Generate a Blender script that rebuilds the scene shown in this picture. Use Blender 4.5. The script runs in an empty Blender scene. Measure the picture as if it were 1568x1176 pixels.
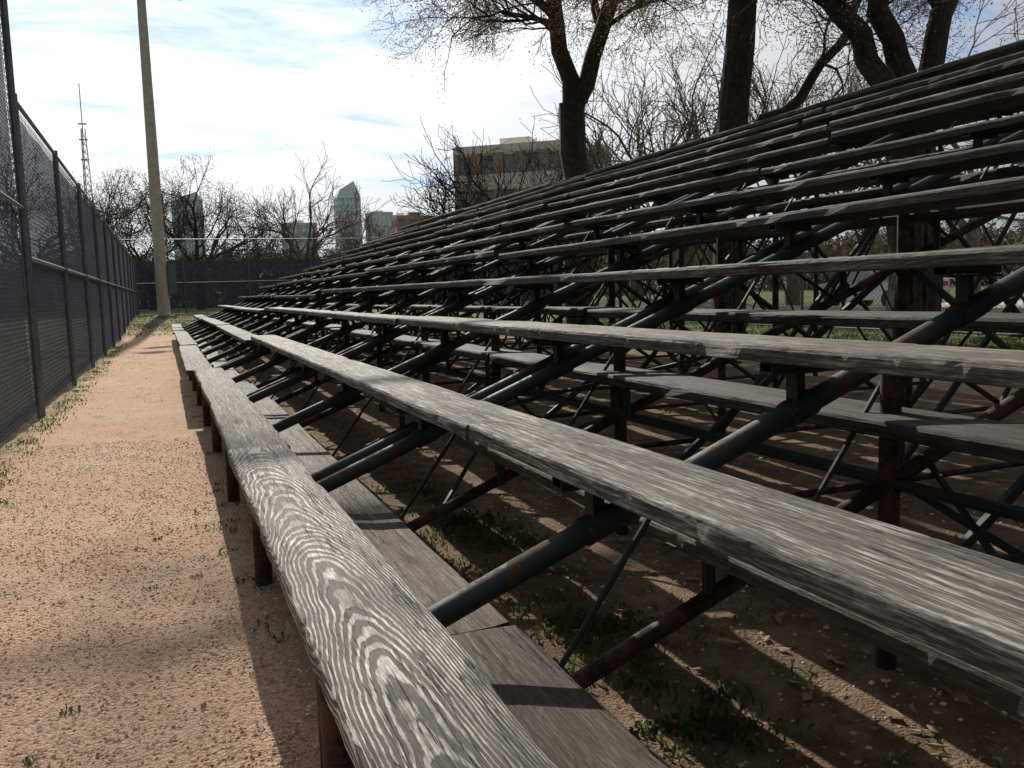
import bpy, math, random
import numpy as np
from mathutils import Vector, noise as mn, Matrix
random.seed(7); np.random.seed(7)
S=bpy.context.scene
COL=S.collection
R=math.radians
EYE=1.04
# ------------------------------------------------------------------ helpers
def mesh_obj(name,verts,faces,mat=None,parent=None,smooth=False,loc=None):
    me=bpy.data.meshes.new(name); me.from_pydata(verts,[],faces); me.update()
    ob=bpy.data.objects.new(name,me); COL.objects.link(ob)
    if mat:
        for m in (mat if isinstance(mat,(list,tuple)) else [mat]): me.materials.append(m)
    if smooth: me.polygons.foreach_set("use_smooth",[True]*len(me.polygons))
    if parent: ob.parent=parent
    if loc: ob.location=loc
    return ob
def empty(name,loc=(0,0,0)):
    e=bpy.data.objects.new(name,None); e.location=loc; COL.objects.link(e); e.empty_display_size=.3; return e
class B:
    def __init__(s): s.v=[]; s.f=[]; s.m=[]; s.cur=0
    def face(s,*i): s.f.append(tuple(i)); s.m.append(s.cur)
    def tube(s,pts,rad,sides=6,cap=False):
        n0=len(s.v); pts=[Vector(p) for p in pts]; N=len(pts)
        up=None
        for i,p in enumerate(pts):
            t=(pts[min(i+1,N-1)]-pts[max(i-1,0)])
            if t.length<1e-9: t=Vector((0,0,1))
            t.normalize()
            if up is None: up=Vector((0,0,1)) if abs(t.z)<.9 else Vector((1,0,0))
            a=t.cross(up)
            if a.length<1e-4: a=t.cross(Vector((0,1,0)))
            a.normalize(); b=a.cross(t); up=b
            r=rad[i] if isinstance(rad,(list,tuple)) else rad
            for k in range(sides):
                an=2*math.pi*k/sides
                s.v.append(tuple(p+a*(r*math.cos(an))+b*(r*math.sin(an))))
        for i in range(N-1):
            for k in range(sides):
                k2=(k+1)%sides
                s.face(n0+i*sides+k,n0+i*sides+k2,n0+(i+1)*sides+k2,n0+(i+1)*sides+k)
        if cap:
            s.face(*[n0+k for k in range(sides)][::-1]); s.face(*[n0+(N-1)*sides+k for k in range(sides)])
    def box(s,x0,x1,y0,y1,z0,z1):
        n=len(s.v)
        s.v+= [(x0,y0,z0),(x1,y0,z0),(x1,y1,z0),(x0,y1,z0),(x0,y0,z1),(x1,y0,z1),(x1,y1,z1),(x0,y1,z1)]
        for q in ((0,3,2,1),(4,5,6,7),(0,1,5,4),(1,2,6,5),(2,3,7,6),(3,0,4,7)): s.face(*[n+i for i in q])
    def obj(s,name,mat,parent=None,smooth=False,loc=None):
        o=mesh_obj(name,s.v,s.f,mat,parent,smooth,loc)
        if isinstance(mat,(list,tuple)): o.data.polygons.foreach_set("material_index",s.m)
        return o
# ------------------------------------------------------------------ node helpers
def newmat(name):
    m=bpy.data.materials.new(name); m.use_nodes=True; nt=m.node_tree
    b=nt.nodes["Principled BSDF"]; return m,nt,b
def nd(nt,t,**k):
    n=nt.nodes.new(t)
    for a,v in k.items(): setattr(n,a,v)
    return n
def setin(nt,sock,v):
    if isinstance(v,bpy.types.NodeSocket): nt.links.new(v,sock)
    else: sock.default_value=v
def M(nt,op,a,b=None,c=None,clamp=False):
    n=nd(nt,'ShaderNodeMath',operation=op); n.use_clamp=clamp
    setin(nt,n.inputs[0],a)
    if b is not None: setin(nt,n.inputs[1],b)
    if c is not None: setin(nt,n.inputs[2],c)
    return n.outputs[0]
def MIX(nt,f,a,b,bt='MIX'):
    n=nd(nt,'ShaderNodeMix',data_type='RGBA',blend_type=bt)
    setin(nt,n.inputs[0],f)
    for s,v in ((n.inputs[6],a),(n.inputs[7],b)):
        if isinstance(v,bpy.types.NodeSocket): nt.links.new(v,s)
        else: s.default_value=(v[0],v[1],v[2],1)
    return n.outputs[2]
def NOISE(nt,vec,scale,detail=4,rough=.55,dist=0):
    n=nd(nt,'ShaderNodeTexNoise'); 
    if vec is not None: nt.links.new(vec,n.inputs['Vector'])
    n.inputs['Scale'].default_value=scale; n.inputs['Detail'].default_value=detail
    n.inputs['Roughness'].default_value=rough; n.inputs['Distortion'].default_value=dist
    return n.outputs[0]
def STEP(nt,v,a,b):
    n=nd(nt,'ShaderNodeMapRange'); n.interpolation_type='SMOOTHSTEP'
    setin(nt,n.inputs[0],v); n.inputs[1].default_value=a; n.inputs[2].default_value=b
    return n.outputs[0]
def XYZ(nt,x,y,z):
    n=nd(nt,'ShaderNodeCombineXYZ'); setin(nt,n.inputs[0],x); setin(nt,n.inputs[1],y); setin(nt,n.inputs[2],z); return n.outputs[0]
def BUMP(nt,b,h,strength,dist):
    n=nd(nt,'ShaderNodeBump'); n.inputs['Strength'].default_value=strength; n.inputs['Distance'].default_value=dist
    nt.links.new(h,n.inputs['Height']); nt.links.new(n.outputs[0],b.inputs['Normal']); return n
def simple(name,c1,c2,scale=8,rough=.7,bump=0,metal=0,spec=.5):
    m,nt,b=newmat(name); tc=nd(nt,'ShaderNodeTexCoord')
    f=NOISE(nt,tc.outputs['Object'],scale,6,.65)
    f2=STEP(nt,f,.35,.65)
    nt.links.new(MIX(nt,f2,c1,c2),b.inputs['Base Color'])
    b.inputs['Roughness'].default_value=rough; b.inputs['Metallic'].default_value=metal
    b.inputs['Specular IOR Level'].default_value=spec
    if bump: BUMP(nt,b,f,.6,bump)
    return m
# ------------------------------------------------------------------ materials
def wood_mat(name,dark,light,stain,ring=1.0,spacing=.0085,vlo=.7,vr=.6):
    m,nt,b=newmat(name)
    tc=nd(nt,'ShaderNodeTexCoord'); oi=nd(nt,'ShaderNodeObjectInfo')
    sp=nd(nt,'ShaderNodeSeparateXYZ'); nt.links.new(tc.outputs['Object'],sp.inputs[0])
    rnd=oi.outputs['Random']
    x,y,z=sp.outputs
    yy=M(nt,'MULTIPLY_ADD',rnd,57.3,y)
    # the saw cut drifts steadily away from the heart of the log: long nested arches
    n1=NOISE(nt,XYZ(nt,0.3,M(nt,'MULTIPLY',yy,1.5),M(nt,'MULTIPLY',rnd,9)),1.0,2,.5)
    d=M(nt,'MULTIPLY_ADD',M(nt,'SUBTRACT',n1,.5),.10,M(nt,'MULTIPLY',M(nt,'ADD',y,1.2),.095))
    n2=NOISE(nt,XYZ(nt,4.3,yy,2.0),1.3,2,.5)
    xs=M(nt,'ADD',x,M(nt,'MULTIPLY',M(nt,'SUBTRACT',n2,.5),.05))
    xs=M(nt,'ADD',xs,M(nt,'MULTIPLY',M(nt,'SUBTRACT',rnd,.5),.05))
    zz=M(nt,'ADD',d,z)
    xw=M(nt,'MULTIPLY',xs,1.9)
    r=M(nt,'SQRT',M(nt,'ADD',M(nt,'MULTIPLY',xw,xw),M(nt,'MULTIPLY',zz,zz)))
    fd=NOISE(nt,XYZ(nt,M(nt,'MULTIPLY',x,30),M(nt,'MULTIPLY',yy,9),M(nt,'MULTIPLY',z,20)),1,5,.65)
    r=M(nt,'MULTIPLY_ADD',fd,.010,r)
    r=M(nt,'MULTIPLY_ADD',NOISE(nt,XYZ(nt,M(nt,'MULTIPLY',x,9),M(nt,'MULTIPLY',yy,2.5),rnd),1,3,.5),.022,r)
    w=M(nt,'MULTIPLY_ADD',M(nt,'SINE',M(nt,'MULTIPLY',r,2*math.pi/spacing)),.5,.5)
    w=STEP(nt,w,.32,.8)
    fib=NOISE(nt,XYZ(nt,M(nt,'MULTIPLY',x,300),M(nt,'MULTIPLY',yy,16),M(nt,'MULTIPLY',z,300)),1,5,.75)
    fibs=STEP(nt,fib,.36,.64)
    streak=NOISE(nt,XYZ(nt,M(nt,'MULTIPLY',x,95),M(nt,'MULTIPLY',yy,4.0),M(nt,'MULTIPLY',z,95)),1,6,.75,.35)
    st=STEP(nt,streak,.43,.58)
    blotch=NOISE(nt,XYZ(nt,M(nt,'MULTIPLY',x,11),M(nt,'MULTIPLY',yy,3.0),rnd),1,7,.75)
    bl=STEP(nt,blotch,.42,.58)
    grain=MIX(nt,ring,XYZ(nt,st,st,st),XYZ(nt,w,w,w))
    gs=nd(nt,'ShaderNodeSeparateColor'); nt.links.new(grain,gs.inputs[0]); gr=gs.outputs[0]
    amt=M(nt,'MULTIPLY',gr,M(nt,'MULTIPLY_ADD',bl,.65,.35))
    amt=M(nt,'MULTIPLY',amt,M(nt,'MULTIPLY_ADD',fibs,.65,.35))
    amt=M(nt,'MULTIPLY',amt,M(nt,'MULTIPLY_ADD',st,.3,.7))
    amt=M(nt,'ADD',amt,M(nt,'MULTIPLY',fibs,.10),clamp=True)
    base=MIX(nt,amt,dark,light)
    base=MIX(nt,M(nt,'MULTIPLY',STEP(nt,blotch,.52,.7),.5),base,stain)
    ck=NOISE(nt,XYZ(nt,M(nt,'MULTIPLY',x,45),M(nt,'MULTIPLY',yy,1.3),M(nt,'MULTIPLY',z,40)),1,4,.65,.4)
    cr=M(nt,'SUBTRACT',1,STEP(nt,M(nt,'ABSOLUTE',M(nt,'SUBTRACT',ck,.55)),0,.013))
    cr=M(nt,'MULTIPLY',cr,STEP(nt,NOISE(nt,XYZ(nt,M(nt,'MULTIPLY',x,4),M(nt,'MULTIPLY',yy,1.1),5.0),1,3,.5),.40,.50))
    base=MIX(nt,M(nt,'MULTIPLY',cr,.93),base,(.005,.004,.003))
    hs=nd(nt,'ShaderNodeHueSaturation'); nt.links.new(base,hs.inputs['Color'])
    setin(nt,hs.inputs['Value'],M(nt,'MULTIPLY_ADD',rnd,vr,vlo))
    nt.links.new(hs.outputs[0],b.inputs['Base Color'])
    b.inputs['Roughness'].default_value=.68; b.inputs['Specular IOR Level'].default_value=.4
    h=M(nt,'ADD',M(nt,'MULTIPLY',gr,.7),M(nt,'MULTIPLY',fib,.7)); h=M(nt,'SUBTRACT',h,M(nt,'MULTIPLY',cr,1.8))
    BUMP(nt,b,h,.85,.003)
    return m
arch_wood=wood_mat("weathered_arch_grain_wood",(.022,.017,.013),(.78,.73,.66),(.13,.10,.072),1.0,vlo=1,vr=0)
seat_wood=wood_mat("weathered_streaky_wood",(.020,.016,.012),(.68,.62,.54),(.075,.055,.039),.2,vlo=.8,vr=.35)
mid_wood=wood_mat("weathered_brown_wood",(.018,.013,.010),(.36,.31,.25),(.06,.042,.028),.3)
dark_wood=wood_mat("weathered_shaded_wood",(.009,.007,.006),(.12,.10,.083),(.023,.017,.012),.25)  # shade of the backlit upper rows is put into this darker wood colour
foot_wood=wood_mat("footboard_wood",(.040,.029,.020),(.18,.14,.10),(.08,.057,.038),.3)

def steel_mat(name,c,rust,amt=.62,rough=.62):
    m,nt,b=newmat(name); tc=nd(nt,'ShaderNodeTexCoord')
    f=NOISE(nt,tc.outputs['Object'],14,8,.7); f=STEP(nt,f,amt-.06,amt+.06)
    f2=NOISE(nt,tc.outputs['Object'],3,3,.5)
    c0=MIX(nt,f2,c,[q*1.8 for q in c])
    nt.links.new(MIX(nt,f,c0,rust),b.inputs['Base Color'])
    nt.links.new(M(nt,'MULTIPLY_ADD',f,.25,rough),b.inputs['Roughness'])
    b.inputs['Specular IOR Level'].default_value=.4
    BUMP(nt,b,NOISE(nt,tc.outputs['Object'],60,5,.6),.4,.002)
    return m
green_steel=steel_mat("green_painted_steel",(.010,.018,.019),(.055,.032,.021),.54)
red_steel=steel_mat("rusty_red_steel",(.045,.020,.014),(.024,.014,.011),.5,.68)
galv=simple("galvanised_steel",(.10,.11,.13),(.17,.18,.21),20,.5,0,.4)
link_mat=simple("dark_wire",(.07,.08,.10),(.12,.13,.16),20,.5,0,.3)
bark=simple("bark",(.018,.013,.010),(.05,.036,.027),9,.9,.04)
bark2=simple("pale_bark",(.08,.06,.045),(.15,.12,.095),6,.9,.02)
twig=simple("sunlit_twig_bark",(.11,.078,.052),(.19,.14,.10),6,.9)  # paler than the bark: sun through the thin twigs painted into the colour
concrete=simple("pole_concrete",(.40,.36,.32),(.52,.48,.43),5,.8,.003)

def leaf_mat(name,c1,c2,tr=.4):
    m,nt,b=newmat(name); g=nd(nt,'ShaderNodeNewGeometry')
    n=NOISE(nt,g.outputs['Position'],2.3,3,.6)
    c=MIX(nt,STEP(nt,n,.35,.65),c1,c2)
    nt.links.new(c,b.inputs['Base Color']); b.inputs['Roughness'].default_value=.85; b.inputs['Specular IOR Level'].default_value=.15
    t=nd(nt,'ShaderNodeBsdfTranslucent'); nt.links.new(c,t.inputs['Color'])
    mx=nd(nt,'ShaderNodeMixShader'); mx.inputs[0].default_value=tr
    nt.links.new(b.outputs[0],mx.inputs[1]); nt.links.new(t.outputs[0],mx.inputs[2])
    nt.links.new(mx.outputs[0],nt.nodes['Material Output'].inputs['Surface'])
    return m
dryleaf=leaf_mat("dry_tree_leaf",(.17,.115,.07),(.29,.205,.13),.45)
darkleaf=leaf_mat("dark_winter_leaf",(.045,.037,.023),(.09,.07,.043),.3)
brushleaf=leaf_mat("brush_leaf",(.045,.04,.028),(.09,.07,.046),.3)
weedleaf=leaf_mat("weed_leaf",(.06,.095,.028),(.14,.18,.06),.4)
grounddry=leaf_mat("fallen_leaf",(.18,.12,.07),(.36,.27,.17),.2)

def ground_mat():
    m,nt,b=newmat("ground_soil"); g=nd(nt,'ShaderNodeNewGeometry'); P=g.outputs['Position']
    sp=nd(nt,'ShaderNodeSeparateXYZ'); nt.links.new(P,sp.inputs[0]); x,y,z=sp.outputs
    big=NOISE(nt,P,1.1,6,.65); mid=NOISE(nt,P,7,6,.7); fine=NOISE(nt,P,90,6,.75)
    vo=nd(nt,'ShaderNodeTexVoronoi'); nt.links.new(P,vo.inputs['Vector']); vo.inputs['Scale'].default_value=105
    cells=nd(nt,'ShaderNodeSeparateColor'); nt.links.new(vo.outputs['Color'],cells.inputs[0])
    path=MIX(nt,STEP(nt,fine,.3,.7),(.38,.235,.148),(.66,.46,.32))
    path=MIX(nt,M(nt,'MULTIPLY',cells.outputs[0],.5),path,(.72,.53,.39))
    path=MIX(nt,M(nt,'MULTIPLY',STEP(nt,cells.outputs[1],.75,.92),.65),path,(.20,.125,.08))
    path=MIX(nt,M(nt,'MULTIPLY',STEP(nt,big,.46,.66),.6),path,(.58,.46,.355))
    path=MIX(nt,M(nt,'MULTIPLY',STEP(nt,mid,.58,.76),.5),path,(.26,.175,.115))
    dirt=MIX(nt,STEP(nt,mid,.3,.7),(.12,.08,.053),(.27,.19,.13))
    dirt=MIX(nt,M(nt,'MULTIPLY',STEP(nt,fine,.55,.75),.6),dirt,(.40,.30,.215))
    dirt=MIX(nt,M(nt,'MULTIPLY',STEP(nt,big,.52,.7),.5),dirt,(.08,.058,.04))
    grass=MIX(nt,mid,(.04,.06,.018),(.11,.13,.045)); grass=MIX(nt,STEP(nt,big,.45,.7),grass,(.19,.16,.085))
    jx=M(nt,'MULTIPLY_ADD',M(nt,'SUBTRACT',mid,.5),.35,x)
    c=MIX(nt,STEP(nt,jx,.16,.42),path,dirt)
    jb=M(nt,'MULTIPLY_ADD',M(nt,'SUBTRACT',big,.5),3,x)
    c=MIX(nt,STEP(nt,jb,6.8,8.2),c,grass)
    jl=M(nt,'MULTIPLY_ADD',M(nt,'SUBTRACT',mid,.5),.5,x)
    c=MIX(nt,M(nt,'SUBTRACT',1,STEP(nt,jl,-1.28,-.95)),c,(.13,.11,.06))
    c=MIX(nt,M(nt,'SUBTRACT',1,STEP(nt,x,-2.2,-1.5)),c,grass)
    yb=M(nt,'MULTIPLY_ADD',M(nt,'SUBTRACT',big,.5),6,y)
    c=MIX(nt,M(nt,'MULTIPLY',STEP(nt,yb,24,32),.8),c,grass)
    gp=M(nt,'MULTIPLY',STEP(nt,NOISE(nt,P,2.2,7,.75),.56,.66),STEP(nt,y,4,9))
    c=MIX(nt,M(nt,'MULTIPLY',gp,.6),c,(.15,.15,.065))
    wg=M(nt,'MULTIPLY',STEP(nt,NOISE(nt,P,3.1,7,.75),.54,.62),M(nt,'MULTIPLY',STEP(nt,x,.6,.9),M(nt,'SUBTRACT',1,STEP(nt,x,1.5,2.2))))
    c=MIX(nt,M(nt,'MULTIPLY',wg,.4),c,(.08,.10,.035))
    nt.links.new(c,b.inputs['Base Color']); b.inputs['Roughness'].default_value=.95; b.inputs['Specular IOR Level'].default_value=.15
    h=M(nt,'ADD',M(nt,'MULTIPLY',fine,.6),M(nt,'MULTIPLY',vo.outputs['Distance'],-.6)); h=M(nt,'ADD',h,mid)
    BUMP(nt,b,h,.9,.014)
    return m
ground_m=ground_mat()
# ------------------------------------------------------------------ ground
def gz(x,y):
    z=0.0
    d=math.hypot(x,y)
    if d<40: z+=.026*mn.noise(Vector((x*.9,y*.9,0)))+.012*mn.noise(Vector((x*4,y*4,3)))
    t=min(max((y-23)/14,0),1); t=t*t*(3-2*t); z+=.38*t
    return z
def axis(lo,hi,c0,c1,step,g=1.16):
    a=[]; v=c0
    while v<=c1: a.append(v); v+=step
    s=step; v=a[-1]
    while v<hi: s*=g; v+=s; a.append(v)
    s=step; v=c0
    while v>lo: s*=g; v-=s; a.insert(0,v)
    return a
gx=axis(-3000,3000,-1.6,5,.08); gy=axis(-400,4000,1,10,.08)
gv=[(x,y,gz(x,y)) for y in gy for x in gx]; nx=len(gx)
gf=[(j*nx+i,j*nx+i+1,(j+1)*nx+i+1,(j+1)*nx+i) for j in range(len(gy)-1) for i in range(nx-1)]
mesh_obj("ground",gv,gf,ground_m,smooth=True)
def scatter_pebbles(name,regions,mat):
    octv=np.array([(1,0,0),(0,1,0),(-1,0,0),(0,-1,0),(0,0,1),(0,0,-1)],float)
    octf=np.array([(0,1,4),(1,2,4),(2,3,4),(3,0,4),(1,0,5),(2,1,5),(3,2,5),(0,3,5)])
    V=[];F=[];k=0
    for (x0,x1,y0,y1,n,s0,s1) in regions:
        for i in range(n):
            x=random.uniform(x0,x1); y=y0+(y1-y0)*random.random()**1.4; s=s0+(s1-s0)*random.random()**2.5
            a=random.random()*6.28; ca,sa=math.cos(a),math.sin(a)
            q=octv*np.array([s*random.uniform(.7,1.4),s*random.uniform(.7,1.2),s*random.uniform(.5,.8)])+np.random.uniform(-.2,.2,(6,3))*s
            q=np.column_stack([q[:,0]*ca-q[:,1]*sa+x,q[:,0]*sa+q[:,1]*ca+y,q[:,2]+gz(x,y)+s*.2])
            V.append(q);F.append(octf+k);k+=6
    return mesh_obj(name,np.vstack(V).tolist(),np.vstack(F).tolist(),mat)
def peb_mat():
    m,nt,b=newmat("granite_gravel"); g=nd(nt,'ShaderNodeNewGeometry')
    r=nd(nt,'ShaderNodeValToRGB'); nt.links.new(g.outputs['Random Per Island'],r.inputs[0])
    e=r.color_ramp.elements; e[0].color=(.26,.16,.105,1); e[1].color=(.80,.69,.57,1)
    n=e.new(.45); n.color=(.54,.37,.25,1); n=e.new(.8); n.color=(.68,.50,.36,1)
    nt.links.new(r.outputs[0],b.inputs['Base Color']); b.inputs['Roughness'].default_value=.85
    return m
scatter_pebbles("gravel",[(-1.15,.3,1.3,7,34000,.0020,.0064),(.3,3.5,1.2,8,7000,.0018,.010),(-1.1,.3,1.2,6,120,.006,.010)],peb_mat())
lb=B()
for i in range(3400):
    x=.35+5*random.random()**1.5; y=random.uniform(1.0,12); s=random.uniform(.010,.032)
    if i%12==0: x=random.uniform(-1.1,.3); s*=.5
    z=gz(x,y)+.004; a=random.random()*6.28; c,sn=math.cos(a)*s,math.sin(a)*s; n=len(lb.v); k=random.uniform(.3,.6)
    u=[random.uniform(0,.6)*s for _ in range(4)]
    lb.v+=[(x+c,y+sn,z+u[0]),(x-sn*k,y+c*k,z+u[1]),(x-c,y-sn,z+u[2]),(x+sn*k,y-c*k,z+u[3])]; lb.face(n,n+1,n+2,n+3)
lb.obj("fallen_leaves",grounddry)
wb=B()
def clump(x,y,n,rad,h):
    for i in range(n):
        px=x+random.gauss(0,rad); py=y+random.gauss(0,rad); z=gz(px,py); a=random.random()*6.28
        l=h*random.uniform(.4,1); w=l*random.uniform(.10,.28); ln=random.uniform(.2,.9)*l
        dx,dy=math.cos(a),math.sin(a); k=len(wb.v)
        wb.v+=[(px-dy*w*.3,py+dx*w*.3,z),(px+dy*w*.3,py-dx*w*.3,z),(px+dx*ln*.5+dy*w,py+dy*ln*.5-dx*w,z+l*.7),(px+dx*ln,py+dy*ln,z+l*.75),(px+dx*ln*.5-dy*w,py+dy*ln*.5+dx*w,z+l*.7)]
        wb.face(k,k+1,k+2,k+3,k+4)
for i in range(45): clump(1.1+random.gauss(0,.2),1.2+3.6*random.random(),30,.06,.03)
for (cx_,cy_) in ((1.05,1.75),(1.15,2.15),(1.2,3.2),(1.15,3.6)):
    for i in range(6): clump(cx_+random.gauss(0,.09),cy_+random.gauss(0,.12),50,.05,.04)
for i in range(60): clump(random.uniform(1.2,5),random.uniform(1.5,8),20,.06,.03)
for i in range(5): clump(random.uniform(-.6,.05),random.uniform(1.9,4.5),14,.012,.02)
for i in range(22): clump(.22+random.gauss(0,.05),random.uniform(2.3,9),14,.035,.025)
for i in range(170): clump(-1.06+abs(random.gauss(0,.08)),random.uniform(5,24),14,.06,.035)
for i in range(70): clump(random.uniform(-1.05,.2),random.uniform(9,24),14,.08,.02)
for i in range(600): clump(random.uniform(-1.5,5),random.uniform(26,42),9,.15,.09)
for i in range(900): clump(random.uniform(7.5,14),random.uniform(2,24),12,.15,.1)
wb.obj("weeds",weedleaf)
# ------------------------------------------------------------------ bleachers
bl=empty("bleachers")
W=.235; TH=.043; RUN=.567; RISE=.222; NR=12; YEND=24.5; Y0=-3.0
def sx(n): return .197+RUN*n
def sz(n): return EYE-.59+RISE*n
def plank(name,x0,w,y0,y1,zt,mat,near,jit=1.0):
    L=y1-y0; step=.02 if near else .12
    N=max(2,int(L/step)); hw=w/2
    prof=[(-hw,-.012),(-hw+.002,-.004),(-hw+.007,0),(-hw*.6,0),(-hw*.2,0),(hw*.2,0),(hw*.6,0),(hw-.007,0),(hw-.002,-.004),(hw,-.012),(hw,-TH+.003),(hw-.004,-TH),(-hw+.004,-TH),(-hw,-TH+.003)]
    K=len(prof); v=[]; f=[]; sd=random.random()*100
    cup=random.uniform(-.003,.004); sag=random.uniform(.0,.006); bow=random.uniform(-.012,.012)*jit
    for i in range(N+1):
        y=-L/2+L*i/N
        for k,(px,pz) in enumerate(prof):
            s=1 if px>0 else -1
            ch=max(0,mn.noise(Vector((y*3.2,sd+s*7,pz*12)))-.22)*.020 + max(0,mn.noise(Vector((y*17,sd+s*3,pz*25)))-.2)*.005
            wv=mn.noise(Vector((y*2.2,sd,s)))*.003
            if abs(px)>hw*.9: x=px-s*ch+wv
            else: x=px+wv*abs(px)/hw
            z=pz+cup*((px/hw)**2)-sag*math.sin(math.pi*(i/N))
            if pz>-.02: z+=mn.noise(Vector((y*3,px*25,sd)))*.002 - (ch*.6 if abs(px)>hw*.9 else 0)
            x+=bow*math.sin(math.pi*i/N)
            yy=y
            if i in(0,N): yy+=mn.noise(Vector((px*30,sd,i)))*.02
            v.append((x,yy,z))
    for i in range(N):
        for k in range(K):
            k2=(k+1)%K; f.append((i*K+k,i*K+k2,(i+1)*K+k2,(i+1)*K+k))
    f.append(tuple(range(K))[::-1]); f.append(tuple(N*K+k for k in range(K)))
    f=[tuple(reversed(q)) for q in f]
    o=mesh_obj(name,v,f,mat,bl,False,(x0+w/2+random.uniform(-.012,.012)*jit,(y0+y1)/2,zt+random.uniform(-.008,.008)*jit))
    o.rotation_euler=(random.uniform(-.0025,.0025)*jit,random.uniform(-.02,.02)*jit,random.uniform(-.003,.003)*jit)
    return o
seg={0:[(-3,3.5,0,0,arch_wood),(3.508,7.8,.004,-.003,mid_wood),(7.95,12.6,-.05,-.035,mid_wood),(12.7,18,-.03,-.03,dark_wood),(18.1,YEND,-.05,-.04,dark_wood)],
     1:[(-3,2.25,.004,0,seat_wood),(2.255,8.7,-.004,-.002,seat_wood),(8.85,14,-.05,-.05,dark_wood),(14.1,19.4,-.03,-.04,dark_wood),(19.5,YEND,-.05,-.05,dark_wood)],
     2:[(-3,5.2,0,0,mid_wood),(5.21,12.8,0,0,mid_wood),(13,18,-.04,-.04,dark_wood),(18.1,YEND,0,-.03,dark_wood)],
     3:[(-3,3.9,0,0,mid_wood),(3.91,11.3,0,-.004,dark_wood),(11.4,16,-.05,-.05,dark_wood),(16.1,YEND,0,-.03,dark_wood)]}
def rndbreaks():
    bk=[Y0]; y=Y0+random.uniform(2.5,5)
    while y<YEND-2: bk.append(y); y+=random.uniform(4.2,5)
    bk.append(YEND); return bk
for n in range(NR):
    if n in seg:
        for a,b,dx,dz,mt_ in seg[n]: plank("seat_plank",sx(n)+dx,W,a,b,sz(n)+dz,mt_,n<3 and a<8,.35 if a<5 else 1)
    else:
        bk=rndbreaks()
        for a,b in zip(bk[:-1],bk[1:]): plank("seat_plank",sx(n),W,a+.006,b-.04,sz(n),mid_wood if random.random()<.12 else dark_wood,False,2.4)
    if n>0:
        bk=rndbreaks()
        for a,b in zip(bk[:-1],bk[1:]): plank("foot_plank",sx(n)-.265,W,a+.006,b-.01,sz(n)-.42,foot_wood if n<3 else dark_wood,n<3 and a<8)
gb=B(); rb=B(); tb=B()
SL=RISE/RUN
def zc(x): return EYE-.59+(x-(.197+W/2))*SL-.043-.125
def zl(x): return zc(x)-.34
frames=[-2.65+1.45*k for k in range(19)]
XT=sx(NR-1)+W+.05
XP=[1.75,3.3,4.9,XT-.1]
for fi,Y in enumerate(frames):
    ys=[Y] if fi%2==1 else [Y-.06,Y+.08]
    for yc in ys:
        gb.tube([(.30,yc,zc(.30)),(XT,yc,zc(XT))],.028,12,True)
    for n in range(NR):
        xc=sx(n)+W/2
        for yc in ys[:1]:
            gb.box(xc-.017,xc+.017,yc-.004,yc+.004,zc(xc),sz(n)-TH-.03)
            gb.box(xc-.022,xc-.0172,yc-.02,yc+.02,zc(xc),sz(n)-TH-.03)
            gb.box(xc-.1,xc+.1,yc-.024,yc+.024,sz(n)-TH-.034,sz(n)-TH-.027)
            gb.box(xc-.1,xc-.094,yc-.024,yc+.024,sz(n)-TH-.027,sz(n)-TH-.008)
            tb.box(xc-.1,xc+.1,yc-.02,yc+.02,sz(n)-TH-.026,sz(n)-TH-.006)
            gb.tube([(xc-.04,yc,zc(xc)-.04*SL),(xc+.04,yc,zc(xc)+.04*SL)],.034,10,True)
            gb.tube([(xc-.03,yc-.04,zc(xc)+.0),(xc-.03,yc+.04,zc(xc)+.0)],.007,6,True)
            if n>0:
                xf=sx(n)-.15; zf=sz(n)-.42-TH
                tb.box(xf-.11,xf+.11,yc-.02,yc+.02,zf-.008,zf-.001)
                tb.tube([(xf,yc,zf-.004),(xf,yc,max(zl(xf),.02))],.016,6)
    rb.tube([(.62,Y,.02),(.72,Y,zl(.72) if zl(.72)>.02 else .03),(XT,Y,zl(XT))],.022,8,True)
    xs=.75; up=False; prev=(xs,max(zl(xs),.03))
    while xs<XT-.3:
        xs+=.36; up=not up
        cur=(xs,zc(xs) if up else zl(xs))
        tb.tube([(prev[0],Y+.03,prev[1]),(cur[0],Y+.03,cur[1])],.0075,6); prev=cur
    rb.tube([(.27,Y,-.05),(.27,Y,sz(0)-TH-.035)],.031,10,True)
    rb.tube([(.27,Y+.10,-.05),(.27,Y+.10,sz(0)-TH-.035)],.022,8,True)
    rb.tube([(.27,Y,.10),(.66,Y,.05)],.014,6)
    for xp in XP:
        if zl(xp)>.05: rb.tube([(xp,Y,-.05),(xp,Y,zc(xp))],.027,8,True)
    for a,b in zip(XP[:-1],XP[1:]):
        gb.tube([(a,Y+.035,.06),(b,Y+.035,zl(b))],.018,6)
        gb.tube([(a,Y-.035,zl(a)),(b,Y-.035,.06)],.018,6)
    rb.tube([(XP[0],Y,.05),(XT,Y,.05)],.018,6)
for i,Y in enumerate(frames[:-1]):
    Yn=frames[i+1]
    for j,xp in enumerate(XP):
        h=zl(xp)
        if (i+j)%2==0 or j>1: 
            tb.tube([(xp+.03,Y,.08),(xp+.03,Yn,h)],.011,5); tb.tube([(xp-.03,Y,h),(xp-.03,Yn,.08)],.011,5)
    if i%2==0:
        tb.tube([(.95,Y,max(zl(.95),.04)),(1.9,Yn,zl(1.9)-.03)],.010,5)
        tb.tube([(2.4,Y,zl(2.4)),(1.3,Yn,zl(1.3)-.03)],.010,5)
for xp in XP: tb.tube([(xp,frames[0],zl(xp)),(xp,frames[-1],zl(xp))],.015,6)
gb.obj("stringer_frames",green_steel,bl,True); rb.obj("support_legs",red_steel,bl,True); tb.obj("cross_braces",green_steel,bl,False)
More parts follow.
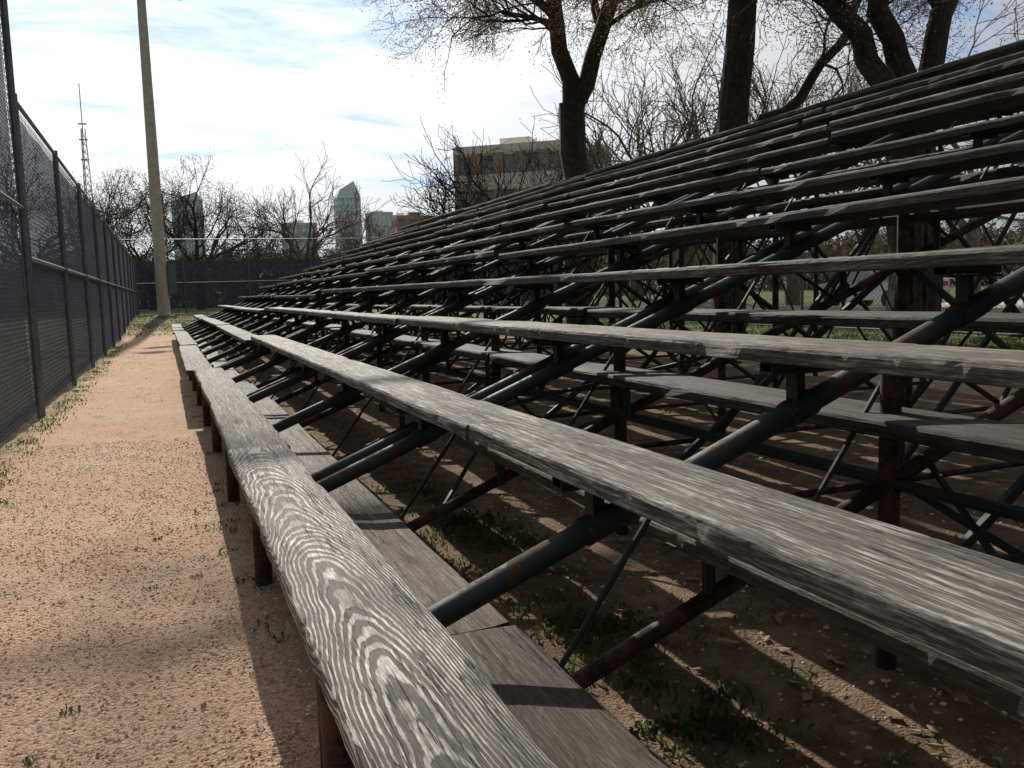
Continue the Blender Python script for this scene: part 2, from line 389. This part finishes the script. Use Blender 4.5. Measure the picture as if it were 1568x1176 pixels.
for nm in ("stringer_frames","support_legs"):
    o=bpy.data.objects[nm]
    # flat end caps/boxes, smooth pipe walls
    for p in o.data.polygons:
        if len(p.vertices)>4: p.use_smooth=False
    try:
        o.data.set_sharp_from_angle(angle=R(50))
    except Exception: pass
# ------------------------------------------------------------------ fences
def screen_mat():
    m,nt,b=newmat("windscreen_fabric"); tc=nd(nt,'ShaderNodeTexCoord')
    n=NOISE(nt,tc.outputs['Object'],1.3,5,.7)
    nt.links.new(MIX(nt,n,(.028,.036,.060),(.085,.10,.145)),b.inputs['Base Color']); b.inputs['Roughness'].default_value=.8
    t=nd(nt,'ShaderNodeBsdfTransparent'); mx=nd(nt,'ShaderNodeMixShader')
    nt.links.new(M(nt,'MULTIPLY_ADD',n,.5,.50),mx.inputs[0]); nt.links.new(t.outputs[0],mx.inputs[1]); nt.links.new(b.outputs[0],mx.inputs[2])
    nt.links.new(mx.outputs[0],nt.nodes['Material Output'].inputs['Surface']); return m
scr=screen_mat()
def fence(name,p0,p1,H,sp=3.0,pitch=.075,fabric=True,wr=.0022,rails=(0.0,.5,1.0),screenh=None,z0=0):
    p0=Vector(p0);p1=Vector(p1);L=(p1-p0).length; a=math.atan2(p1.y-p0.y,p1.x-p0.x)
    e=empty(name,(p0.x,p0.y,z0)); e.rotation_euler=(0,0,a)
    p=B(); k=int(L/sp)
    for i in range(k+1):
        x=L*i/k; p.tube([(x,0,-.1),(x,0,H+.05)],.032,8,True)
    for r in rails:
        z=.06+(H-.06)*r; p.tube([(L*q/10,.0,z) for q in range(11)],.021,8,True)
    p.obj("posts_and_rails",galv,e)
    w=B(); x=-H
    while x<L:
        for sgn in (0,1):
            xa,xb=x,x+H; za,zb=0.05,H
            if xa<0: za+=(0-xa)*(H-.05)/H; xa=0
            if xb>L: zb=H-(xb-L)*(H-.05)/H; xb=L
            if zb>za+.01:
                if sgn: A=Vector((L-xa,.035,za));C=Vector((L-xb,.035,zb))
                else: A=Vector((xa,.032,za));C=Vector((xb,.032,zb))
                ns=max(1,int((C-A).length/.35))
                w.tube([A.lerp(C,q/ns) for q in range(ns+1)],wr,3)
        x+=pitch
    w.obj("chain_link",link_mat,e)
    if fabric:
        h=screenh or H-.06; v=[];f=[];n=int(L/.25)
        for i in range(n+1):
            xx=L*i/n
            for j in range(7):
                zz=.1+(h-.1)*j/6; v.append((xx,.05+.02*mn.noise(Vector((xx*1.5,zz*2,5))),zz))
        for i in range(n):
            for j in range(6): f.append((i*7+j,(i+1)*7+j,(i+1)*7+j+1,i*7+j+1))
        mesh_obj("windscreen",v,f,scr,e,True)
    return e
fence("chain_link_fence",(-1.12,9.0),(-1.12,44),2.87,rails=(.5,1),pitch=.09)
fence("backstop_fence",(-1.12,3),(-1.12,8.9),6.2,rails=(.3,.75,1),pitch=.075,wr=.0026,screenh=4.2)
fence("chain_link_fence",(-14,44.2),(22,44.2),3.6,rails=(.0,.42,1),fabric=True,screenh=2.6,pitch=.14,wr=.004,z0=.3)
fence("chain_link_fence",(13,-4),(13,43.9),1.5,fabric=False,rails=(0,1),pitch=.11,wr=.003)
# ------------------------------------------------------------------ light pole
lp=empty("light_pole",(0,38,.3))
b_=B(); b_.tube([(0,0,-.3),(0,0,8),(0,0,15.2)],[.26,.205,.145],14,True); b_.box(-.36,.36,-.36,.36,-.3,.12); b_.obj("pole",concrete,lp,False)
b_=B(); b_.tube([(-1.6,0,13.0),(1.6,0,13.0)],.06,8,True); b_.tube([(-1.6,0,14.6),(1.6,0,14.6)],.06,8,True)
for xx in (-1.4,-.7,.7,1.4):
    for zz in (13.0,14.6):
        b_.tube([(xx,-.1,zz),(xx,-.25,zz-.1),(xx,-.6,zz-.25)],[.08,.2,.3],12,True)
b_.box(.27,.55,-.2,.2,1.0,2.2); b_.tube([(.30,0,2.2),(.24,0,5)],.03,6)
b_.obj("floodlights",galv,lp)
# ------------------------------------------------------------------ trees
def rv(s): return Vector((random.gauss(0,s),random.gauss(0,s),random.gauss(0,s)))
def leaves(b,p,n,s,spread):
    b.cur=1
    for i in range(n):
        c=p+rv(spread); a=rv(1).normalized()*s*random.uniform(.5,1.2); d=rv(1).cross(a)
        if d.length<1e-5: continue
        d=d.normalized()*a.length*.5; k=len(b.v)
        b.v+=[tuple(c-a),tuple(c+d),tuple(c+a),tuple(c-d)]; b.face(k,k+1,k+2,k+3)
    b.cur=0
def grow(b,p,d,L,r,lvl,mx,cfg):
    st=4 if lvl<2 else 3; pts=[p.copy()]; ds=[]; d=d.normalized()
    for i in range(st):
        d=(d+rv(cfg['wig'])+Vector((0,0,cfg['up']))).normalized(); ds.append(d); p=p+d*(L/st); pts.append(p.copy())
    rm=cfg['rmin']; r1=max(r*.6,rm)
    rad=[max(r+(r1-r)*i/st,rm) for i in range(st+1)]
    b.cur=2 if r<cfg.get('tw',.016) else 0
    b.tube(pts,rad,7 if r>.08 else (5 if r>.03 else 3)); b.cur=0
    if lvl>=mx:
        if cfg['leaf']: leaves(b,p,cfg['leaf'],cfg['ls'],cfg['lsp'])
        return
    n=random.choice(cfg['kids'])
    for i in range(n):
        t=random.uniform(.3,1) if i else 1.0
        k=min(int(t*st),st-1); fr=t*st-k
        q=pts[k].lerp(pts[k+1],fr); dd=ds[k]
        ax=dd.cross(rv(1)); 
        if ax.length<1e-4: continue
        an=R(random.uniform(*cfg['ang']))*(.5 if i==0 else 1)
        nd_=Matrix.Rotation(an,3,ax.normalized())@dd
        grow(b,q,nd_,L*random.uniform(*cfg['lr']),max(rad[k]*(.8 if i==0 else .6),rm),lvl+1,mx,cfg)
big=dict(wig=.15,up=.02,rmin=.005,leaf=14,ls=.022,lsp=.13,kids=[3,4,4],ang=(25,60),lr=(.55,.78))
def limb(b,pts,r0,r1,mx=4,n=5,start=.4,Lk=2.2,cfg=big,end=True):
    pts=[Vector(p) for p in pts]; N=len(pts)
    P=[]
    for i in range(N-1):
        for k in range(4): P.append(pts[i].lerp(pts[i+1],k/4)+(rv(.04) if (i or k) else Vector()))
    P.append(pts[-1]); M_=len(P)
    rad=[r0+(r1-r0)*i/(M_-1) for i in range(M_)]
    b.tube(P,rad,12)
    for i in range(n):
        t=start+(1-start)*random.random(); k=min(int(t*(M_-1)),M_-2); q=P[k]; dd=(P[k+1]-P[k]).normalized()
        ax=dd.cross(rv(1)).normalized(); d2=Matrix.Rotation(R(random.uniform(35,75)),3,ax)@dd
        grow(b,q,d2,Lk*random.uniform(.7,1.2),rad[k]*.35,0,mx,cfg)
    if end: grow(b,P[-1],(P[-1]-P[-2]),Lk,r1*.95,0,mx,cfg)
def fin(b,name,leafm=dryleaf,bk=bark): return b.obj(name,[bk,leafm,twig],None)
t=B()
limb(t,[(8.95,17.85,-.2),(8.9,17.9,3),(8.85,17.95,5.2)],.36,.29,4,0,.9,end=False)
limb(t,[(8.85,17.95,5.0),(8.5,18.1,7.7),(8.2,18.3,10.5)],.21,.12,4,8,.3,1.7)
limb(t,[(8.85,17.95,5.0),(9.75,17.6,7.4),(10.6,17.2,10.5)],.21,.12,4,8,.3,1.9)
limb(t,[(8.5,18.1,7.2),(7.5,18.2,7.9),(6.5,18.4,8.2)],.075,.03,4,7,.2,1.15)
up_cfg=dict(big); up_cfg['up']=.10; up_cfg['leaf']=8; up_cfg['ls']=.04
limb(t,[(8.2,18.3,10.3),(4.2,18.8,12.6),(-.2,19.4,13.0)],.13,.05,3,5,.75,1.4,up_cfg)
limb(t,[(9.6,17.7,7.2),(10.8,18.6,8.0),(12.2,19.5,9.0)],.09,.045,4,6,.3,1.6)
fin(t,"bare_tree")
t=B()
limb(t,[(10.0,13.75,-.2),(10.05,13.7,3.5),(10.35,13.6,7.2),(10.6,13.6,10)],.34,.20,4,9,.6,2.0)
limb(t,[(10.1,13.7,3.6),(11.2,13.2,4.4),(12.1,12.9,5.6),(12.8,12.8,7.5)],.12,.06,4,6,.5,1.4)
limb(t,[(10.3,13.6,6.9),(9.0,14.4,7.9),(7.8,15,8.4)],.10,.04,4,6,.3,1.3)
fin(t,"bare_tree")
t=B()
limb(t,[(11.0,10.25,-.2),(10.95,10.3,2.0),(10.9,10.3,3.4)],.42,.36,4,0,.9,end=False)
limb(t,[(10.8,10.35,3.1),(10.3,10.5,4.4),(9.45,10.85,5.7),(8.6,11.2,8)],.20,.12,4,8,.5,1.8)
limb(t,[(10.9,10.3,3.1),(10.75,10.4,4.4),(10.3,10.6,5.8),(10,10.7,9)],.20,.13,4,7,.5,1.8)
limb(t,[(11.0,10.25,3.0),(11.1,10.1,4.4),(11.4,10.0,5.6),(12,9.8,9)],.20,.13,4,7,.5,1.8)
fin(t,"bare_tree")
def bare(name,x,y,h,leaf,bk=bark,lm=darkleaf,rm=.014,mx=5,ls=.05,spread=1.0,kids=(3,3,4)):
    t=B(); cfg=dict(wig=.2,up=.05,rmin=rm,leaf=leaf,ls=ls,lsp=.18,kids=list(kids),ang=(22,52),lr=(.62,.85),tw=.02)
    z=gz(x,y)-.2; p=Vector((x,y,z)); th=h*.28
    t.tube([p,p+Vector((.05,0,th*.6)),p+Vector((0,.1,th))],[h*.03,h*.024,h*.02],8)
    for i in range(5):
        a=i*1.257+random.random(); d=Vector((math.cos(a)*.75*spread,math.sin(a)*.75*spread,1))
        grow(t,p+Vector((0,.1,th*random.uniform(.85,1))),d,h*.27,h*.013,1,mx,cfg)
    return t.obj(name,[bk,lm,twig if bk is bark2 else bk],None)
def pol(az,D): return D*math.sin(R(az)),D*math.cos(R(az))
for az,D,h,lf,bk in ((2.2,62,11,22,bark),(-.6,66,9.5,18,bark),(-3.3,60,9.2,16,bark),(8.7,65,11,1,bark2),(12.2,72,8.5,0,bark2),(18.8,46,8.6,0,bark),(23.0,50,11.5,2,bark),(30.2,42,11.5,0,bark2),(33.6,40,12,2,bark2),(5.4,70,8,8,bark),(40,36,11,2,bark2),(50,34,11,2,bark2),(-7,55,10,10,bark),(-13,48,10,6,bark)):
    x,y=pol(az,D); bare("bare_tree",x,y,h,lf,bk)
dt=empty("distant_trees")
protos=[]
for i in range(3):
    o=bare("tree_form",0,0,8,10,bark,brushleaf,.022,4,.13); o.location=(0,0,0); o.parent=dt; protos.append(o.data)
    x,y=pol(-10+7*i,92); o.location=(x,y,0)
for i in range(120):
    az=random.uniform(-20,66); D=random.uniform(74,120); x,y=pol(az,D)
    o=bpy.data.objects.new("tree_form",random.choice(protos)); COL.objects.link(o); o.parent=dt
    o.location=(x,y,.2); s=random.uniform(.6,.98)*D/95; o.scale=(s*1.3,s*1.3,s); o.rotation_euler=(0,0,random.random()*6.28)
hb=B()
for i in range(420):
    az=random.uniform(-25,70); D=random.uniform(62,80); x,y=pol(az,D); h=random.uniform(1.4,4.4)
    hb.cur=1
    for k in range(80):
        c=Vector((x+random.gauss(0,1.6),y+random.gauss(0,1.0),.2+h*random.random()**.8)); a=rv(1).normalized()*random.uniform(.12,.34); d=rv(1).cross(a).normalized()*a.length*.6; q=len(hb.v)
        hb.v+=[tuple(c-a),tuple(c+d),tuple(c+a),tuple(c-d)]; hb.face(q,q+1,q+2,q+3)
hb.obj("brush_thicket",[bark,brushleaf])
# ------------------------------------------------------------------ buildings
def haze(name,c1,c2,rough=.4): return simple(name,c1,c2,.4,rough)  # aerial haze painted in as a pale base colour
def building(name,az,D,w,d,h,rot,floors,bays,wall,glass,band=None,roof=None,bandf=0,slant=0):
    x,y=pol(az,D); e=empty(name,(x,y,0)); e.rotation_euler=(0,0,R(-az+rot))
    b=B(); hw,hd=w/2,d/2
    b.box(-hw+.3,hw-.3,-hd+.3,hd-.3,0,h-.4); b.obj("glazing",glass,e)
    b=B(); fh=h/floors; c=B()
    for f in range(floors+1):
        z=f*fh; tgt=c if (band and f>=floors-bandf) else b
        z1=z+fh*.42 if f<floors else z+.9
        if f==floors: z=h-.01
        tgt.box(-hw,hw,-hd,-hd+.35,z,z1); tgt.box(-hw,hw,hd-.35,hd,z,z1)
        tgt.box(-hw,-hw+.35,-hd+.352,hd-.352,z,z1); tgt.box(hw-.35,hw,-hd+.352,hd-.352,z,z1)
    for i in range(bays+1):
        xx=-hw+.02+(w-.04)*i/bays; pw=w/bays*.22
        x0=max(-hw+.01,xx-pw); x1=min(hw-.01,xx+pw)
        b.box(x0,x1,-hd+.004,-hd+.34,0.01,h-.02); b.box(x0,x1,hd-.34,hd-.004,0.01,h-.02)
    bd=max(2,int(bays*d/w))
    for i in range(bd+1):
        yy=-hd+d*i/bd; pw=d/bd*.22; y0=max(-hd+.36,yy-pw); y1=min(hd-.36,yy+pw)
        b.box(-hw+.004,-hw+.34,y0,y1,.01,h-.02); b.box(hw-.34,hw-.004,y0,y1,.01,h-.02)
    b.obj("walls",wall,e)
    if c.v: c.obj("upper_band",band,e)
    r=B(); 
    if slant:
        k=len(r.v); r.v+=[(-hw,-hd,h+.9),(hw,-hd,h+.9),(hw,hd,h+.9),(-hw,hd,h+.9),(-hw*.7,-hd*.8,h+slant*.5),(hw*.5,-hd*.8,h+slant),(hw*.5,hd*.8,h+slant),(-hw*.7,hd*.8,h+slant*.5)]
        for q in ((0,1,5,4),(1,2,6,5),(2,3,7,6),(3,0,4,7),(4,5,6,7)): r.face(*[k+i for i in q])
    else:
        r.box(-hw+.4,hw-.4,-hd+.4,hd-.4,h-.3,h+.1); r.box(-hw*.3,hw*.25,-hd*.4,hd*.3,h+.1,h+2.2)
    r.obj("roof",roof or wall,e)
    return e
hazed_brick=simple("hazed_brick",(.30,.21,.18),(.37,.27,.23),.8,.9); beige=simple("hazed_beige_stucco",(.70,.65,.57),(.78,.73,.65),.5,.9)  # brick and stucco lightened: distance haze is put into their colours
dglass=simple("dark_window",(.16,.17,.18),(.22,.23,.24),.5,.25)  # window tone lightened as well, to paint in the haze
bglass=haze("hazed_blue_glass",(.38,.52,.68),(.52,.66,.80),.3); bwall=haze("hazed_mullion",(.54,.64,.74),(.62,.72,.82),.5)  # bluish pale tones carry the skyline haze
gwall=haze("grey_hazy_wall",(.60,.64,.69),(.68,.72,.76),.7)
building("brick_building",22.9,110,14,12,17.4,-14,4,5,hazed_brick,dglass,beige,beige,1)
building("grey_building",26.2,125,10,9,19.5,-10,6,4,gwall,dglass)
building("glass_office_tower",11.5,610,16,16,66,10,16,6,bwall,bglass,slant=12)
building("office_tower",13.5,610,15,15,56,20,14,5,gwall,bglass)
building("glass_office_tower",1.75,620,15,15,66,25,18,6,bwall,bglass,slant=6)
building("office_building",15.8,255,12,10,22,10,6,4,hazed_brick,dglass)
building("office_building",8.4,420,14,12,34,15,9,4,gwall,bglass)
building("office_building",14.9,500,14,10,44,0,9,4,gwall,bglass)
rt=B(); H=112; 
def tw(z): return 3.2*(1-z/H)+.5
legs=[(math.cos(a),math.sin(a)) for a in (0.3,2.4,4.5)]
for l in legs: rt.tube([(l[0]*tw(0),l[1]*tw(0),0),(l[0]*tw(H*.8),l[1]*tw(H*.8),H*.8)],.22,4)
z=0
while z<H*.78:
    z2=z+4
    for i in range(3):
        a,b2=legs[i],legs[(i+1)%3]
        rt.tube([(a[0]*tw(z),a[1]*tw(z),z),(b2[0]*tw(z2),b2[1]*tw(z2),z2)],.12,3); rt.tube([(b2[0]*tw(z),b2[1]*tw(z),z),(a[0]*tw(z2),a[1]*tw(z2),z2)],.12,3)
    z=z2
rt.tube([(0,0,H*.78),(0,0,H)],.25,5); 
for zz in (H*.66,H*.75,H*.82): rt.tube([(-2,0,zz),(2,0,zz)],.4,5,True)
x,y=pol(-3.7,500); rt.obj("radio_tower",simple("tower_steel",(.36,.36,.38),(.44,.43,.44),.1,.6),loc=(x,y,0))
# ------------------------------------------------------------------ road and car
rd=B(); rd.box(22,34,-40,60,.02,.025+.0); rd.obj("road",simple("road_surface",(.42,.37,.33),(.52,.46,.41),2,.9,.004))
kb=B(); kb.box(21.8,22,-40,60,-.05,.14); kb.box(34,34.2,-40,60,-.05,.14); kb.obj("kerb",concrete)
def car(x,y,rot,col):
    e=empty("parked_car",(x,y,.03)); e.rotation_euler=(0,0,rot)
    paint=simple("car_paint",col,[c*1.1 for c in col],1,.25); gl=dglass; rub=simple("tyre",(.02,.02,.02),(.03,.03,.03),5,.9)
    prof=[(-2.2,.35),(2.2,.35),(2.25,.6),(2.1,.82),(1.15,.95),(.45,1.4),(-1.1,1.44),(-1.9,1.05),(-2.2,.95)]
    b=B(); n=len(prof)
    for s,wd in ((-1,.86),(1,.86)):
        for px,pz in prof: b.v.append((px,s*(wd if pz<1 else .68),pz))
    b.face(*range(n)); b.face(*range(2*n-1,n-1,-1))
    for i in range(n): j=(i+1)%n; b.face(i,j,n+j,n+i)
    o=b.obj("body",paint,e); md=o.modifiers.new("b","BEVEL"); md.width=.05; md.segments=3
    b=B()
    for s in (-1,1):
        k=len(b.v); b.v+=[(1.0,s*.845,.98),(-1.7,s*.845,1.02),(-1.05,s*.70,1.38),(.42,s*.70,1.35)]; b.face(k,k+1,k+2,k+3)
    k=len(b.v); b.v+=[(1.17,-.7,.99),(1.17,.7,.99),(.52,.6,1.39),(.52,-.6,1.39)]; b.face(k,k+1,k+2,k+3)
    b.obj("windows",gl,e)
    b=B()
    for wx in (-1.35,1.4):
        for s in (-1,1): b.tube([(wx,s*.68,.32),(wx,s*.89,.32)],.32,20,True)
    b.obj("wheels",rub,e)
    b=B()
    for s in (-1,1): b.box(-2.26,-2.18,s*.62-.16,s*.62+.16,.72,.88)
    b.obj("tail_lights",simple("red_lens",(.35,.02,.02),(.4,.03,.03),3,.3),e)
car(23.5,23.5,R(90),(.6,.6,.6))
# ------------------------------------------------------------------ light & world
SAZ,SEL=3.0,38.0
sd=Vector((math.sin(R(SAZ))*math.cos(R(SEL)),math.cos(R(SAZ))*math.cos(R(SEL)),math.sin(R(SEL))))
sl=bpy.data.lights.new("sun",'SUN'); sl.energy=5.0; sl.angle=R(.6); sl.color=(1,.93,.83)
so=bpy.data.objects.new("sun",sl); COL.objects.link(so); so.rotation_euler=sd.to_track_quat('Z','Y').to_euler()
w=bpy.data.worlds.new("World"); S.world=w; w.use_nodes=True; nt=w.node_tree
bg=nt.nodes['Background']
sky=nd(nt,'ShaderNodeTexSky',sky_type='NISHITA'); sky.sun_disc=False; sky.sun_elevation=R(SEL); sky.sun_rotation=R(SAZ); sky.dust_density=.8; sky.ozone_density=1.5
tc=nd(nt,'ShaderNodeTexCoord'); sp=nd(nt,'ShaderNodeSeparateXYZ'); nt.links.new(tc.outputs['Generated'],sp.inputs[0])
x,y,z=sp.outputs
zz=M(nt,'ADD',M(nt,'MAXIMUM',z,0),.2)
cx=M(nt,'DIVIDE',x,zz); cy=M(nt,'DIVIDE',y,zz)
n1=NOISE(nt,XYZ(nt,M(nt,'MULTIPLY',cx,.8),M(nt,'MULTIPLY',cy,1.3),.7),1.1,7,.58,.6)
n2=NOISE(nt,XYZ(nt,M(nt,'MULTIPLY',cx,1.5),M(nt,'MULTIPLY',cy,3.2),3.1),1.2,7,.6,.6)
cl=M(nt,'MULTIPLY_ADD',n2,.5,n1)
mask=STEP(nt,cl,.50,.73)
hz=M(nt,'SUBTRACT',1,STEP(nt,z,.02,.22))
mask=M(nt,'MAXIMUM',mask,M(nt,'MULTIPLY',hz,.7))
dp=nd(nt,'ShaderNodeVectorMath',operation='DOT_PRODUCT'); nt.links.new(tc.outputs['Generated'],dp.inputs[0]); dp.inputs[1].default_value=sd
g=M(nt,'MAXIMUM',dp.outputs['Value'],0); g=M(nt,'POWER',g,4)
br=M(nt,'MULTIPLY_ADD',g,14.0,2.8)
cc=nd(nt,'ShaderNodeVectorMath',operation='SCALE'); cc.inputs[0].default_value=(.99,1.0,1.02); nt.links.new(br,cc.inputs['Scale'])
skyb=MIX(nt,1.0,sky.outputs[0],(.64,.84,1.08),'MULTIPLY')
out=MIX(nt,M(nt,'MULTIPLY',mask,.97),skyb,cc.outputs[0])
nt.links.new(out,bg.inputs['Color']); bg.inputs['Strength'].default_value=.10
# ------------------------------------------------------------------ camera
th,ph,ro=R(21.85),R(6.25),R(1.7)
F=Vector((math.sin(th)*math.cos(ph),math.cos(th)*math.cos(ph),-math.sin(ph)))
Rr=Vector((math.cos(th),-math.sin(th),0)); U=Rr.cross(F)
R2=Rr*math.cos(ro)-U*math.sin(ro); U2=U*math.cos(ro)+Rr*math.sin(ro)
cam=bpy.data.cameras.new("camera"); co=bpy.data.objects.new("camera",cam); COL.objects.link(co)
mt=Matrix((R2,U2,-F)).transposed().to_4x4(); mt.translation=Vector((0,0,EYE)); co.matrix_world=mt
cam.sensor_width=36; cam.lens=36*1314/1568; cam.clip_start=.02; cam.clip_end=9000
S.camera=co
S.view_settings.view_transform='Standard'; S.view_settings.look='None'; S.view_settings.exposure=0
